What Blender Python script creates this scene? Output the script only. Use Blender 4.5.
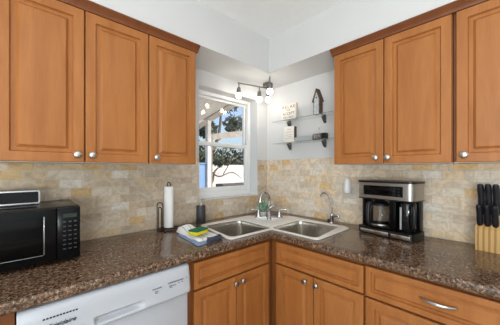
import bpy, bmesh, math, random
from mathutils import Vector, Matrix
random.seed(7)
for o in list(bpy.data.objects): bpy.data.objects.remove(o)
S = bpy.context.scene
COL = S.collection

# ------------------------------------------------------------------ camera, sky, light, exposure
HEAD = math.radians(46.703)
cam_d = bpy.data.cameras.new('camera')
cam_d.sensor_width = 36.0
cam_d.lens = 243.67 / 500 * 36.0
cam_d.shift_y = 7.25 / 500
cam_d.clip_start = 0.01
cam = bpy.data.objects.new('camera', cam_d)
COL.objects.link(cam)
cam.location = (-1.832, -1.693, 1.324)
cam.rotation_euler = (math.radians(90), 0, HEAD - math.radians(90))
S.camera = cam

W = bpy.data.worlds.new('sky'); S.world = W
W.use_nodes = True
wn = W.node_tree; wn.nodes.clear()
wo = wn.nodes.new('ShaderNodeOutputWorld'); wb = wn.nodes.new('ShaderNodeBackground')
sk = wn.nodes.new('ShaderNodeTexSky'); sk.sky_type = 'NISHITA'; sk.sun_disc = False
sk.sun_elevation = math.radians(48); sk.sun_rotation = math.radians(140); sk.air_density = 0.9; sk.dust_density = 4.0
wb.inputs['Strength'].default_value = 0.30
wn.links.new(sk.outputs[0], wb.inputs[0]); wn.links.new(wb.outputs[0], wo.inputs[0])

sd = bpy.data.lights.new('sun', 'SUN'); sd.energy = 2.4; sd.angle = 0.01; sd.color = (1, .95, .86)
so = bpy.data.objects.new('sun', sd); COL.objects.link(so)
so.rotation_euler = Vector((-.45, .62, -.8)).to_track_quat('-Z', 'Y').to_euler(); so.location = (6, -6, 8)

def area(name, loc, direction, sx, sy, power, color):
    d = bpy.data.lights.new(name, 'AREA'); d.shape = 'RECTANGLE'; d.size = sx; d.size_y = sy
    d.energy = power; d.color = color
    o = bpy.data.objects.new(name, d); COL.objects.link(o)
    o.location = loc; o.rotation_euler = Vector(direction).to_track_quat('-Z', 'Y').to_euler()
    return o
area('patio_door_daylight', (-4.05, -2.1, 1.35), (1, .05, 0), 1.7, 2.0, 40, (.855, .945, 1.0))
area('added_rear_fill', (-1.3, -4.05, 1.75), (.0, 1, 0), 2.0, 1.0, 3.5, (.90, .96, 1.0))  # soft light added for the window wall; the rear wall has no window
area('added_corner_fill', (-2.75, -2.55, 1.05), (1, .98, .35), .5, .5, 2, (.97, .98, 1.0))  # added fill aimed up at the corner; no lamp stands here
area('added_overhead_fill', (-1.9, -1.9, 2.38), (0, 0, -1), 1.3, 1.3, 5, (.95, .98, 1.0))  # invented overhead fill with no fixture behind it
area('added_uplight_fill', (-2.5, -2.5, 1.12), (.30, .30, 1),   .5, .5, 38, (.87, .95, 1.0))  # uplight added to lift the ceiling and soffit, not a real lamp

S.view_settings.view_transform = 'Standard'; S.view_settings.look = 'None'
S.view_settings.gamma = 1.0; S.view_settings.use_curve_mapping = False
S.view_settings.exposure = 0.02

# ------------------------------------------------------------------ materials
def lin(c):
    return tuple(((v/255)/12.92 if v/255 <= .04045 else ((v/255+.055)/1.055)**2.4) for v in c) + (1.0,)
def new_mat(name):
    m = bpy.data.materials.new(name); m.use_nodes = True
    return m, m.node_tree, m.node_tree.nodes['Principled BSDF']
def mat(name, rgb, rough=.5, metal=0.0, spec=.5, var=0.0, vscale=8, bump=0.0, bscale=60, coat=0, emit=0, stretch=(1,1,1)):
    m, nt, b = new_mat(name)
    b.inputs['Base Color'].default_value = lin(rgb); b.inputs['Roughness'].default_value = rough
    b.inputs['Metallic'].default_value = metal; b.inputs['Specular IOR Level'].default_value = spec
    b.inputs['Coat Weight'].default_value = coat; b.inputs['Coat Roughness'].default_value = .08
    if emit:
        b.inputs['Emission Color'].default_value = lin(rgb); b.inputs['Emission Strength'].default_value = emit
    if var or bump:
        tc = nt.nodes.new('ShaderNodeTexCoord'); mp = nt.nodes.new('ShaderNodeMapping')
        mp.inputs['Scale'].default_value = stretch
        nt.links.new(tc.outputs['Object'], mp.inputs[0])
    if var:
        n = nt.nodes.new('ShaderNodeTexNoise'); n.inputs['Scale'].default_value = vscale; n.inputs['Detail'].default_value = 5
        r = nt.nodes.new('ShaderNodeValToRGB')
        r.color_ramp.elements[0].position = .3; r.color_ramp.elements[1].position = .7
        r.color_ramp.elements[0].color = lin([max(0, c*(1-var)) for c in rgb])
        r.color_ramp.elements[1].color = lin([min(255, c*(1+var)) for c in rgb])
        nt.links.new(mp.outputs[0], n.inputs['Vector']); nt.links.new(n.outputs['Fac'], r.inputs[0])
        nt.links.new(r.outputs[0], b.inputs['Base Color'])
    if bump:
        n2 = nt.nodes.new('ShaderNodeTexNoise'); n2.inputs['Scale'].default_value = bscale; n2.inputs['Detail'].default_value = 3
        bp = nt.nodes.new('ShaderNodeBump'); bp.inputs['Strength'].default_value = bump; bp.inputs['Distance'].default_value = .002
        nt.links.new(mp.outputs[0], n2.inputs['Vector']); nt.links.new(n2.outputs['Fac'], bp.inputs['Height'])
        nt.links.new(bp.outputs[0], b.inputs['Normal'])
    return m

def wood_mat(name, lo, hi, rough=.38):
    m, nt, b = new_mat(name)
    tc = nt.nodes.new('ShaderNodeTexCoord'); mp = nt.nodes.new('ShaderNodeMapping'); oi = nt.nodes.new('ShaderNodeObjectInfo')
    ad = nt.nodes.new('ShaderNodeVectorMath'); ad.operation = 'ADD'
    sc = nt.nodes.new('ShaderNodeVectorMath'); sc.operation = 'SCALE'; sc.inputs[0].default_value = (3.1, 5.7, 9.3)
    nt.links.new(oi.outputs['Random'], sc.inputs['Scale'])
    nt.links.new(tc.outputs['Object'], ad.inputs[0]); nt.links.new(sc.outputs[0], ad.inputs[1])
    mp.inputs['Scale'].default_value = (9, 9, 1.1); nt.links.new(ad.outputs[0], mp.inputs[0])
    n = nt.nodes.new('ShaderNodeTexNoise'); n.inputs['Scale'].default_value = 1.6; n.inputs['Detail'].default_value = 6; n.inputs['Distortion'].default_value = .9
    nt.links.new(mp.outputs[0], n.inputs['Vector'])
    mp2 = nt.nodes.new('ShaderNodeMapping'); mp2.inputs['Scale'].default_value = (60, 60, 3); nt.links.new(ad.outputs[0], mp2.inputs[0])
    n2 = nt.nodes.new('ShaderNodeTexNoise'); n2.inputs['Scale'].default_value = 4; n2.inputs['Detail'].default_value = 3
    nt.links.new(mp2.outputs[0], n2.inputs['Vector'])
    mx = nt.nodes.new('ShaderNodeMath'); mx.operation = 'MULTIPLY_ADD'; mx.inputs[1].default_value = .35
    nt.links.new(n2.outputs['Fac'], mx.inputs[0]); nt.links.new(n.outputs['Fac'], mx.inputs[2])
    r = nt.nodes.new('ShaderNodeValToRGB'); r.color_ramp.elements[0].position = .45; r.color_ramp.elements[1].position = .9
    r.color_ramp.elements[0].color = lin(lo); r.color_ramp.elements[1].color = lin(hi)
    nt.links.new(mx.outputs[0], r.inputs[0]); nt.links.new(r.outputs[0], b.inputs['Base Color'])
    b.inputs['Roughness'].default_value = rough; b.inputs['Specular IOR Level'].default_value = .33
    return m

def tile_mat(name, axis, light_gain=1.0):
    m, nt, b = new_mat(name)
    tc = nt.nodes.new('ShaderNodeTexCoord'); sp = nt.nodes.new('ShaderNodeSeparateXYZ'); cb = nt.nodes.new('ShaderNodeCombineXYZ')
    nt.links.new(tc.outputs['Object'], sp.inputs[0])
    nt.links.new(sp.outputs[axis], cb.inputs[0]); nt.links.new(sp.outputs['Z'], cb.inputs[1])
    br = nt.nodes.new('ShaderNodeTexBrick')
    br.offset = .5; br.inputs['Scale'].default_value = 1; br.inputs['Brick Width'].default_value = .1016; br.inputs['Row Height'].default_value = .0508
    br.inputs['Mortar Size'].default_value = .0016; br.inputs['Mortar Smooth'].default_value = .6
    br.inputs['Color1'].default_value = (0, 0, 0, 1); br.inputs['Color2'].default_value = (1, 1, 1, 1); br.inputs['Mortar'].default_value = (.5, .5, .5, 1)
    # tumbled edges: wobble the lookup a little
    nz = nt.nodes.new('ShaderNodeTexNoise'); nz.inputs['Scale'].default_value = 35; nz.inputs['Detail'].default_value = 2
    nt.links.new(cb.outputs[0], nz.inputs['Vector'])
    wob = nt.nodes.new('ShaderNodeMixRGB'); wob.blend_type = 'LINEAR_LIGHT'; wob.inputs['Fac'].default_value = .0022
    nt.links.new(cb.outputs[0], wob.inputs['Color1']); nt.links.new(nz.outputs['Color'], wob.inputs['Color2'])
    nt.links.new(wob.outputs[0], br.inputs['Vector'])
    r = nt.nodes.new('ShaderNodeValToRGB'); r.color_ramp.interpolation = 'CONSTANT'
    stops = [(0, (206, 190, 170)), (.16, (216, 200, 178)), (.34, (212, 193, 167)), (.52, (220, 206, 187)), (.68, (213, 190, 157)),
             (.80, (198, 180, 158)), (.88, (229, 220, 207)), (.955, (212, 180, 132))]
    el = r.color_ramp.elements
    el[0].position = 0; el[0].color = lin(stops[0][1]); el[1].position = stops[1][0]; el[1].color = lin(stops[1][1])
    for p, c in stops[2:]:
        e = el.new(p); e.color = lin(c)
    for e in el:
        g = min(light_gain, .84/max(e.color[:3])); e.color = [q*g for q in e.color[:3]]+[1]
    nt.links.new(br.outputs['Color'], r.inputs[0])
    # travertine veins and pits
    v = nt.nodes.new('ShaderNodeTexNoise'); v.inputs['Scale'].default_value = 17; v.inputs['Detail'].default_value = 8; v.inputs['Roughness'].default_value = .62; v.inputs['Distortion'].default_value = 1.8
    nt.links.new(cb.outputs[0], v.inputs['Vector'])
    vr = nt.nodes.new('ShaderNodeValToRGB'); vr.color_ramp.elements[0].position = .34; vr.color_ramp.elements[1].position = .6
    vr.color_ramp.elements[0].color = (.52, .46, .41, 1); vr.color_ramp.elements[1].color = (1, 1, 1, 1)
    nt.links.new(v.outputs['Fac'], vr.inputs[0])
    mu = nt.nodes.new('ShaderNodeMixRGB'); mu.blend_type = 'MULTIPLY'; mu.inputs['Fac'].default_value = .55
    nt.links.new(r.outputs[0], mu.inputs['Color1']); nt.links.new(vr.outputs[0], mu.inputs['Color2'])
    gm = nt.nodes.new('ShaderNodeMixRGB'); gm.inputs['Color2'].default_value = lin((203, 187, 166))
    nt.links.new(br.outputs['Fac'], gm.inputs['Fac']); nt.links.new(mu.outputs[0], gm.inputs['Color1'])
    nt.links.new(gm.outputs[0], b.inputs['Base Color'])
    inv = nt.nodes.new('ShaderNodeMath'); inv.operation = 'MULTIPLY_ADD'; inv.inputs[1].default_value = -1
    nt.links.new(br.outputs['Fac'], inv.inputs[0]); 
    vs = nt.nodes.new('ShaderNodeMath'); vs.operation = 'MULTIPLY'; vs.inputs[1].default_value = .7; nt.links.new(v.outputs['Fac'], vs.inputs[0])
    nt.links.new(vs.outputs[0], inv.inputs[2])
    bp = nt.nodes.new('ShaderNodeBump'); bp.inputs['Strength'].default_value = .5; bp.inputs['Distance'].default_value = .002
    nt.links.new(inv.outputs[0], bp.inputs['Height']); nt.links.new(bp.outputs[0], b.inputs['Normal'])
    b.inputs['Roughness'].default_value = .55; b.inputs['Specular IOR Level'].default_value = .35
    return m

def counter_mat():
    m, nt, b = new_mat('brown_speckled_laminate')
    tc = nt.nodes.new('ShaderNodeTexCoord')
    n = nt.nodes.new('ShaderNodeTexNoise'); n.inputs['Scale'].default_value = 105; n.inputs['Detail'].default_value = 4; n.inputs['Roughness'].default_value = .62; n.inputs['Distortion'].default_value = .8
    nt.links.new(tc.outputs['Object'], n.inputs['Vector'])
    r = nt.nodes.new('ShaderNodeValToRGB'); el = r.color_ramp.elements
    el[0].position = .32; el[0].color = lin((44, 37, 34)); el[1].position = .70; el[1].color = lin((192, 180, 166))
    for p, c in ((.40, (70, 53, 43)), (.47, (96, 72, 55)), (.55, (122, 94, 72)), (.63, (150, 124, 100))):
        e = el.new(p); e.color = lin(c)
    nt.links.new(n.outputs['Fac'], r.inputs[0])
    v = nt.nodes.new('ShaderNodeTexVoronoi'); v.inputs['Scale'].default_value = 95
    nt.links.new(tc.outputs['Object'], v.inputs['Vector'])
    vr = nt.nodes.new('ShaderNodeValToRGB'); vr.color_ramp.interpolation = 'CONSTANT'
    vr.color_ramp.elements[0].color = (.45, .42, .4, 1); vr.color_ramp.elements[1].position = .22; vr.color_ramp.elements[1].color = (.85, .85, .85, 1)
    e = vr.color_ramp.elements.new(.75); e.color = (1.25, 1.22, 1.2, 1)
    nt.links.new(v.outputs['Color'], vr.inputs[0])
    mu = nt.nodes.new('ShaderNodeMixRGB'); mu.blend_type = 'MULTIPLY'; mu.inputs['Fac'].default_value = .7
    nt.links.new(r.outputs[0], mu.inputs['Color1']); nt.links.new(vr.outputs[0], mu.inputs['Color2'])
    nt.links.new(mu.outputs[0], b.inputs['Base Color'])
    b.inputs['Roughness'].default_value = .15; b.inputs['Specular IOR Level'].default_value = .5
    return m

def glass_mat(name, tint=(1, 1, 1), rough=.0, ior=1.45):
    m = bpy.data.materials.new(name); m.use_nodes = True; nt = m.node_tree; nt.nodes.clear()
    o = nt.nodes.new('ShaderNodeOutputMaterial'); t = nt.nodes.new('ShaderNodeBsdfTransparent'); g = nt.nodes.new('ShaderNodeBsdfGlossy')
    t.inputs[0].default_value = tint + (1,); g.inputs['Roughness'].default_value = rough
    f = nt.nodes.new('ShaderNodeFresnel'); f.inputs['IOR'].default_value = ior
    mx = nt.nodes.new('ShaderNodeMixShader')
    ge = nt.nodes.new('ShaderNodeNewGeometry'); fr = nt.nodes.new('ShaderNodeMath'); fr.operation = 'SUBTRACT'; fr.inputs[0].default_value = 1
    mu = nt.nodes.new('ShaderNodeMath'); mu.operation = 'MULTIPLY'          # only the entry face mirrors
    nt.links.new(ge.outputs['Backfacing'], fr.inputs[1]); nt.links.new(f.outputs[0], mu.inputs[0]); nt.links.new(fr.outputs[0], mu.inputs[1])
    nt.links.new(mu.outputs[0], mx.inputs[0]); nt.links.new(t.outputs[0], mx.inputs[1]); nt.links.new(g.outputs[0], mx.inputs[2])
    nt.links.new(mx.outputs[0], o.inputs[0])
    return m

M = {}
M['wall'] = mat('warm_white_wall_paint', (216, 215, 213), .75, var=.008, vscale=3, bump=.15, bscale=180)
M['ceiling'] = mat('white_textured_ceiling_paint', (244, 244, 243), .85, var=.006, vscale=25, bump=.25, bscale=70)
M['trimwhite'] = mat('white_gloss_trim_paint', (240, 240, 239), .35)
M['vinyl'] = mat('white_window_vinyl', (238, 238, 236), .3)
M['track'] = mat('shade_toned_window_track', (170, 160, 150), .5)  # shade on the inner track is put into its colour
M['wood'] = wood_mat('honey_maple', (157, 96, 47), (178, 115, 61))
M['wooddark'] = wood_mat('dark_reddish_maple_moulding', (112, 64, 36), (130, 76, 44), .35)  # moulding's own dark red-brown
M['woodbox'] = wood_mat('gap_darkened_maple_frame', (118, 68, 32), (138, 82, 42), .45)  # darker than the doors: shade in the door gaps sits in the colour
M['melamine'] = mat('white_melamine_underside', (222, 216, 208), .5)
M['tileL'] = tile_mat('tumbled_travertine_tile_window_wall', 'X', .98)  # same tile kept darker, this wall's dimmer light put in the colour
M['tileR'] = tile_mat('tumbled_travertine_tile_side_wall', 'Y', 1.27)  # same tile lifted, stronger light on this wall put in the colour
M['counter'] = counter_mat()
M['floor'] = mat('pale_tile_floor', (206, 196, 182), .45, var=.06, vscale=6)
M['steel'] = mat('brushed_stainless_steel', (208, 204, 197), .22, 1.0, var=.04, vscale=5, stretch=(2, 40, 2))
M['rim'] = mat('polished_sink_rim', (244, 240, 233), .28, .2)
M['chrome'] = mat('chrome', (184, 183, 183), .14, 1.0)
M['nickel'] = mat('satin_nickel', (200, 197, 192), .28, 1.0)
M['nickeldk'] = mat('antique_nickel', (150, 144, 138), .3, 1.0, var=.4, vscale=120)
M['blackgloss'] = mat('black_gloss_plastic', (8, 8, 9), .22, spec=.22)
M['blackglass'] = mat('black_window_glass', (5, 5, 6), .12, spec=.22)
M['black'] = mat('black_satin_plastic', (16, 16, 18), .38)
M['blackmatte'] = mat('matte_black_plastic', (24, 25, 28), .5)
M['blackmetal'] = mat('black_wire_metal', (30, 28, 27), .4, .6)
M['mesh'] = mat('dark_speaker_cloth', (18, 18, 22), .8, bump=.6, bscale=900)
M['silver'] = mat('silver_plastic_trim', (196, 197, 199), .25, .8)
M['grey'] = mat('grey_key_print', (168, 170, 174), .5)
M['dimgrey'] = mat('dim_key_print', (58, 60, 64), .5)
M['lcd'] = mat('dim_green_clock_display', (40, 50, 40), .3)
M['dwwhite'] = mat('white_dishwasher_enamel', (188, 191, 197), .3)
M['dwgrey'] = mat('light_grey_recess', (168, 170, 174), .4)
M['ventblack'] = mat('vent_black', (14, 14, 14), .6)
M['print'] = mat('grey_panel_print', (120, 124, 130), .6)
M['logo'] = mat('dark_logo_print', (60, 66, 76), .5)
M['pumpmetal'] = mat('brushed_pump_metal', (176, 172, 166), .4, .4)
M['paper'] = mat('white_paper_towel', (240, 239, 236), .9, bump=.5, bscale=140)
M['card'] = mat('cardboard_core', (180, 150, 115), .9)
M['soap'] = mat('charcoal_dispenser', (58, 58, 60), .5, var=.06, vscale=30)
M['fixture'] = mat('darkened_nickel_fixture', (138, 135, 131), .35, .9)
M['bulb'] = mat('lit_frosted_glass', (255, 249, 240), .4, emit=29)
M['glassedge'] = mat('green_glass_edge', (122, 136, 132), .2)
M['shelfglass'] = glass_mat('clear_shelf_glass', (.985, .993, .99), ior=1.45)
M['pane'] = glass_mat('window_glass', (.97, .98, .98))
M['carafe'] = glass_mat('carafe_glass', (.90, .89, .88))
M['bracket'] = mat('pewter_shelf_clamp', (112, 108, 104), .4, .7)
M['cream'] = mat('cream_painted_block', (236, 229, 217), .8, var=.03, vscale=40)
M['signdark'] = mat('dark_block_edge', (84, 70, 60), .7)
M['inkred'] = mat('brick_red_lettering', (158, 78, 66), .8)
M['inkgrey'] = mat('brown_grey_lettering', (112, 100, 94), .8)
M['inkpale'] = mat('pale_grey_lettering', (178, 168, 158), .8)
M['weathered'] = mat('weathered_brown_wood', (104, 82, 66), .75, var=.2, vscale=60)
M['housegrey'] = mat('pale_blue_grey_wood', (196, 204, 206), .75, var=.1, vscale=50)
M['galv'] = mat('galvanized_grey_metal', (176, 178, 180), .5, .2)
M['knifeblack'] = mat('black_knife_handle', (22, 24, 32), .45)
M['plate'] = mat('almond_outlet_plate', (206, 195, 180), .4)
M['plug'] = mat('white_plug_in_plastic', (236, 234, 232), .35)
M['slot'] = mat('outlet_slot_dark', (50, 45, 40), .6)
M['towel'] = mat('white_cotton_cloth', (232, 230, 226), .95, bump=.8, bscale=400)
def stripe(m, scale, thr, rgb):
    nt = m.node_tree; b = nt.nodes['Principled BSDF']; tc = nt.nodes.new('ShaderNodeTexCoord')
    w = nt.nodes.new('ShaderNodeTexWave'); w.wave_type = 'BANDS'; w.bands_direction = 'X'; w.inputs['Scale'].default_value = scale; w.inputs['Distortion'].default_value = .6
    r = nt.nodes.new('ShaderNodeValToRGB'); r.color_ramp.elements[0].position = thr; r.color_ramp.elements[1].position = thr+.04
    r.color_ramp.elements[0].color = b.inputs['Base Color'].default_value[:]; r.color_ramp.elements[1].color = lin(rgb)
    nt.links.new(tc.outputs['Object'], w.inputs['Vector']); nt.links.new(w.outputs['Fac'], r.inputs[0]); nt.links.new(r.outputs[0], b.inputs['Base Color'])
M['bamboo'] = mat('striped_bamboo', (206, 166, 104), .45)
stripe(M['bamboo'], 15, .62, (170, 126, 70))
stripe(M['towel'], 9, .93, (176, 178, 186))
M['towelblue'] = mat('blue_grey_cloth_stripe', (132, 150, 178), .95)
M['towelnavy'] = mat('dark_navy_cloth_lining', (58, 62, 76), .95, var=.3, vscale=80)
M['spongey'] = mat('yellow_sponge_foam', (224, 206, 40), .95, var=.1, vscale=200, bump=.9, bscale=300)
M['spongeg'] = mat('green_scouring_pad', (22, 96, 66), .95, var=.25, vscale=200, bump=.9, bscale=400)
M['leaf'] = mat('pale_green_succulent', (122, 152, 126), .5, var=.42, vscale=75, stretch=(1, 1, .2))
M['pot'] = mat('white_ceramic_pot', (228, 228, 224), .3)
M['cmsteel'] = mat('coffee_maker_stainless', (176, 172, 166), .36, 1.0, var=.04, vscale=5, stretch=(2, 2, 40))
M['water'] = mat('dark_coffee_jug', (12, 12, 14), .08, spec=.6)
# outdoors
M['lawn'] = mat('dry_garden_ground', (150, 142, 120), .95, var=.2, vscale=2)
M['stucco'] = mat('white_stucco_garden_wall', (236, 234, 230), .9, var=.04, vscale=6)
M['gardenwall'] = mat('sunlit_garden_wall_render', (226, 223, 218), .9, var=.10, vscale=3)
M['bark'] = mat('dark_bark', (112, 100, 90), .9, var=.3, vscale=20)
M['foliage'] = mat('dark_green_leaves', (62, 70, 52), .8, var=.45, vscale=6)
M['foliage2'] = mat('grey_green_leaves', (96, 102, 88), .8, var=.4, vscale=6)
M['bluebin'] = mat('blue_painted_metal', (128, 164, 214), .5)
M['greyplanter'] = mat('dark_grey_concrete', (86, 84, 84), .85)
M['tanbeam'] = mat('tan_stained_beam', (176, 168, 158), .8, var=.08, vscale=10)
M['taupe'] = mat('taupe_post', (142, 130, 120), .7)  # plain taupe tone for the second post

# ------------------------------------------------------------------ mesh helpers
class MB:
    def __init__(self): self.bm = bmesh.new()
    def box(self, x0, x1, y0, y1, z0, z1, bevel=0, seg=2, M4=None):
        vs = [self.bm.verts.new((x, y, z)) for x in (x0, x1) for y in (y0, y1) for z in (z0, z1)]
        f = [(0,1,3,2), (4,6,7,5), (0,4,5,1), (2,3,7,6), (0,2,6,4), (1,5,7,3)]
        fs = [self.bm.faces.new([vs[i] for i in q]) for q in f]
        if bevel:
            es = list({e for q in fs for e in q.edges})
            r = bmesh.ops.bevel(self.bm, geom=es, offset=bevel, segments=seg, profile=.5, affect='EDGES', clamp_overlap=True)
            vs = list({v for q in r['faces'] for v in q.verts} | {v for v in vs if v.is_valid})
        if M4 is not None:
            for v in vs: v.co = M4 @ v.co
        return self
    def loft(self, rings, cap0=True, cap1=True, closed=True):
        rv = [[self.bm.verts.new(p) for p in r] for r in rings]
        n = len(rv[0])
        for a, b in zip(rv[:-1], rv[1:]):
            for i in range(n if closed else n-1):
                j = (i+1) % n
                self.bm.faces.new((a[i], a[j], b[j], b[i]))
        if cap0: self.bm.faces.new(list(reversed(rv[0])))
        if cap1: self.bm.faces.new(rv[-1])
        return self
    def lathe(self, prof, seg=24, at=(0, 0, 0), axis='Z', M4=None):
        rings = []
        for r, z in prof:
            r = max(r, 1e-5)
            ring = []
            for k in range(seg):
                a = 2*math.pi*k/seg
                p = (r*math.cos(a), r*math.sin(a), z)
                if axis == 'Y': p = (p[0], -z, p[1])      # z grows towards -y
                if axis == 'X': p = (z, p[0], p[1])
                v = Vector(p)+Vector(at)
                if M4 is not None: v = M4 @ v
                ring.append(v)
            rings.append(ring)
        return self.loft(rings)
    def tube(self, pts, r, seg=10, smooth=6, flat=1.0):
        P = [Vector(p) for p in pts]
        R = list(r) if isinstance(r, (list, tuple)) else [r]*len(P)
        if smooth and len(P) > 2:
            Q, RR = [], []
            for i in range(len(P)-1):
                p0, p1, p2, p3 = P[max(i-1, 0)], P[i], P[i+1], P[min(i+2, len(P)-1)]
                for k in range(smooth):
                    t = k/smooth
                    Q.append(.5*((2*p1)+(-p0+p2)*t+(2*p0-5*p1+4*p2-p3)*t*t+(-p0+3*p1-3*p2+p3)*t**3)); RR.append(R[i]*(1-t)+R[i+1]*t)
            Q.append(P[-1]); RR.append(R[-1]); P, R = Q, RR
        rings = []; up = None
        for i, p in enumerate(P):
            t = (P[min(i+1, len(P)-1)]-P[max(i-1, 0)]).normalized()
            if up is None:
                up = Vector((0, 0, 1)) if abs(t.z) < .9 else Vector((1, 0, 0))
            n = (up - t*up.dot(t)).normalized(); bn = t.cross(n); up = n
            rings.append([p + (n*math.cos(2*math.pi*k/seg)*flat + bn*math.sin(2*math.pi*k/seg))*R[i] for k in range(seg)])
        return self.loft(rings)
    def prism(self, poly, z0, z1):
        return self.loft([[(x, y, z0) for x, y in poly], [(x, y, z1) for x, y in poly]])
    def extrude_x(self, poly, x0, x1):      # poly of (y, z)
        return self.loft([[(x0, y, z) for y, z in poly], [(x1, y, z) for y, z in poly]])
    def panel(self, x0, x1, z0, z1, yf, thick, steps):
        """raised-panel door front facing -y; steps = (inset, depth behind the front plane)"""
        rings = [[(x0, yf+thick, z0), (x1, yf+thick, z0), (x1, yf+thick, z1), (x0, yf+thick, z1)]]
        for i, d in steps:
            rings.append([(x0+i, yf+d, z0+i), (x1-i, yf+d, z0+i), (x1-i, yf+d, z1-i), (x0+i, yf+d, z1-i)])
        return self.loft(rings)
    def build(self, name, material, parent=None, loc=(0, 0, 0), rot=(0, 0, 0), smooth=40):
        bmesh.ops.recalc_face_normals(self.bm, faces=self.bm.faces[:])
        me = bpy.data.meshes.new(name); self.bm.to_mesh(me); self.bm.free()
        if smooth:
            for p in me.polygons: p.use_smooth = True
            me.set_sharp_from_angle(angle=math.radians(smooth))
        me.materials.append(M[material])
        o = bpy.data.objects.new(name, me); COL.objects.link(o)
        o.location = loc; o.rotation_euler = rot
        if parent: o.parent = parent
        return o

def tag(o, label, cat, group=None, kind=None):
    o['label'] = label; o['category'] = cat
    if group: o['group'] = group
    if kind: o['kind'] = kind
    return o
def thing(name, label, cat, loc=(0, 0, 0), rz=0, group=None, kind=None):
    o = bpy.data.objects.new(name, None); COL.objects.link(o)
    o.empty_display_size = .05; o.location = loc; o.rotation_euler = (0, 0, rz)
    return tag(o, label, cat, group, kind)
def struct(o):
    o['kind'] = 'structure'; return o

def roundpoly(pts, r, seg=5):
    out = []; n = len(pts); rr = r if isinstance(r, (list, tuple)) else [r]*n
    for i in range(n):
        p = Vector(pts[i]); a = (Vector(pts[i-1])-p); b = (Vector(pts[(i+1) % n])-p)
        la, lb = a.length, b.length; a.normalize(); b.normalize()
        ang = a.angle(b); d = min(rr[i]/math.tan(ang/2), la*.45, lb*.45)
        p1, p2 = p+a*d, p+b*d
        for k in range(seg+1):
            t = k/seg
            out.append(tuple((1-t)**2*p1+2*t*(1-t)*p+t*t*p2))
    return out

def curve_slab(name, outlines, z, half, bevel, material, parent=None, res=3):
    """flat slab with holes and rounded edges; outlines[0] is the rim, the rest are holes"""
    cu = bpy.data.curves.new(name, 'CURVE'); cu.dimensions = '2D'; cu.fill_mode = 'BOTH'
    cu.extrude = half; cu.bevel_depth = bevel; cu.bevel_resolution = res; cu.offset = -bevel
    for pl in outlines:
        s = cu.splines.new('POLY'); s.points.add(len(pl)-1); s.use_cyclic_u = True
        for q, p in zip(s.points, pl): q.co = (p[0], p[1], 0, 1)
    t = bpy.data.objects.new('tmp', cu); COL.objects.link(t)
    dg = bpy.context.evaluated_depsgraph_get(); dg.update()
    me = bpy.data.meshes.new_from_object(t.evaluated_get(dg)); bpy.data.objects.remove(t)
    me.name = name; me.materials.clear(); me.materials.append(M[material])
    bm = bmesh.new(); bm.from_mesh(me); bmesh.ops.remove_doubles(bm, verts=bm.verts[:], dist=1e-5); bmesh.ops.recalc_face_normals(bm, faces=bm.faces[:]); bm.to_mesh(me); bm.free()
    for p in me.polygons: p.use_smooth = True
    me.set_sharp_from_angle(angle=math.radians(35))
    o = bpy.data.objects.new(name, me); COL.objects.link(o); o.location = (0, 0, z)
    if parent: o.parent = parent
    return o

def text_mesh(name, body, size, material, parent, loc, rot, depth=.0006, shear=0, align='CENTER', xs=1.0):
    cu = bpy.data.curves.new(name, 'FONT'); cu.body = body; cu.size = size; cu.extrude = depth; cu.align_x = align; cu.shear = shear
    t = bpy.data.objects.new('tmp', cu); COL.objects.link(t)
    dg = bpy.context.evaluated_depsgraph_get(); dg.update()
    me = bpy.data.meshes.new_from_object(t.evaluated_get(dg)); bpy.data.objects.remove(t)
    me.name = name; me.materials.clear(); me.materials.append(M[material])
    o = bpy.data.objects.new(name, me); COL.objects.link(o); o.parent = parent; o.location = loc; o.rotation_euler = rot; o.scale = (xs, 1, 1)
    return o
R90 = math.radians(90)
FR = (R90, 0, 0)            # text that faces -y

# ------------------------------------------------------------------ the room
CZ, SZ = 2.404, 2.126
WX0, WX1, WZ0, WZ1, WT = -.796, -.138, 1.080, 2.005, .17
b = MB()
b.box(-4.2, WX0, 0, WT, 0, CZ); b.box(WX1, .12, 0, WT, 0, CZ)
b.box(WX0, WX1, 0, WT, 0, WZ0); b.box(WX0, WX1, 0, WT, WZ1, CZ)
struct(b.build('wall_left', 'wall', smooth=0))
struct(MB().box(0, .12, -4.2, 0, 0, CZ).build('wall_right', 'wall', smooth=0))
struct(MB().box(-4.32, -4.2, -4.2, .17, 0, CZ).build('wall_side', 'wall', smooth=0))
struct(MB().box(-4.32, .12, -4.32, -4.2, 0, CZ).build('wall_rear', 'wall', smooth=0))
struct(MB().box(-4.32, .12, -4.32, .17, -.1, 0).build('floor', 'floor', smooth=0))
struct(MB().box(-4.4, .3, -4.4, .4, CZ, CZ+.15).build('ceiling', 'ceiling', smooth=0))
b = MB().prism([(-4.2, 0), (-4.2, -.331), (-.331, -.331), (-.331, -4.2), (0, -4.2), (0, 0)], SZ, CZ)
struct(b.build('ceiling_soffit', 'wall', smooth=0))
# tile backsplash: thin slabs on each wall, cut round the window
TT, TZ0, TZ1 = .008, .9145, 1.422
b = MB().box(-2.45, WX0-.002, -TT, 0, TZ0, TZ1); b.box(WX0-.002, WX1+.002, -TT, 0, TZ0, WZ0-.002); b.box(WX1+.002, 0, -TT, 0, TZ0, TZ1)
struct(tag(b.build('tile_backsplash', 'tileL', smooth=0), 'tumbled travertine subway tile backsplash around and below the window', 'backsplash'))
struct(tag(MB().box(-TT, 0, -2.3, -TT, TZ0, TZ1).build('tile_backsplash.001', 'tileR', smooth=0), 'tumbled travertine subway tile backsplash behind the coffee maker', 'backsplash'))

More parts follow.
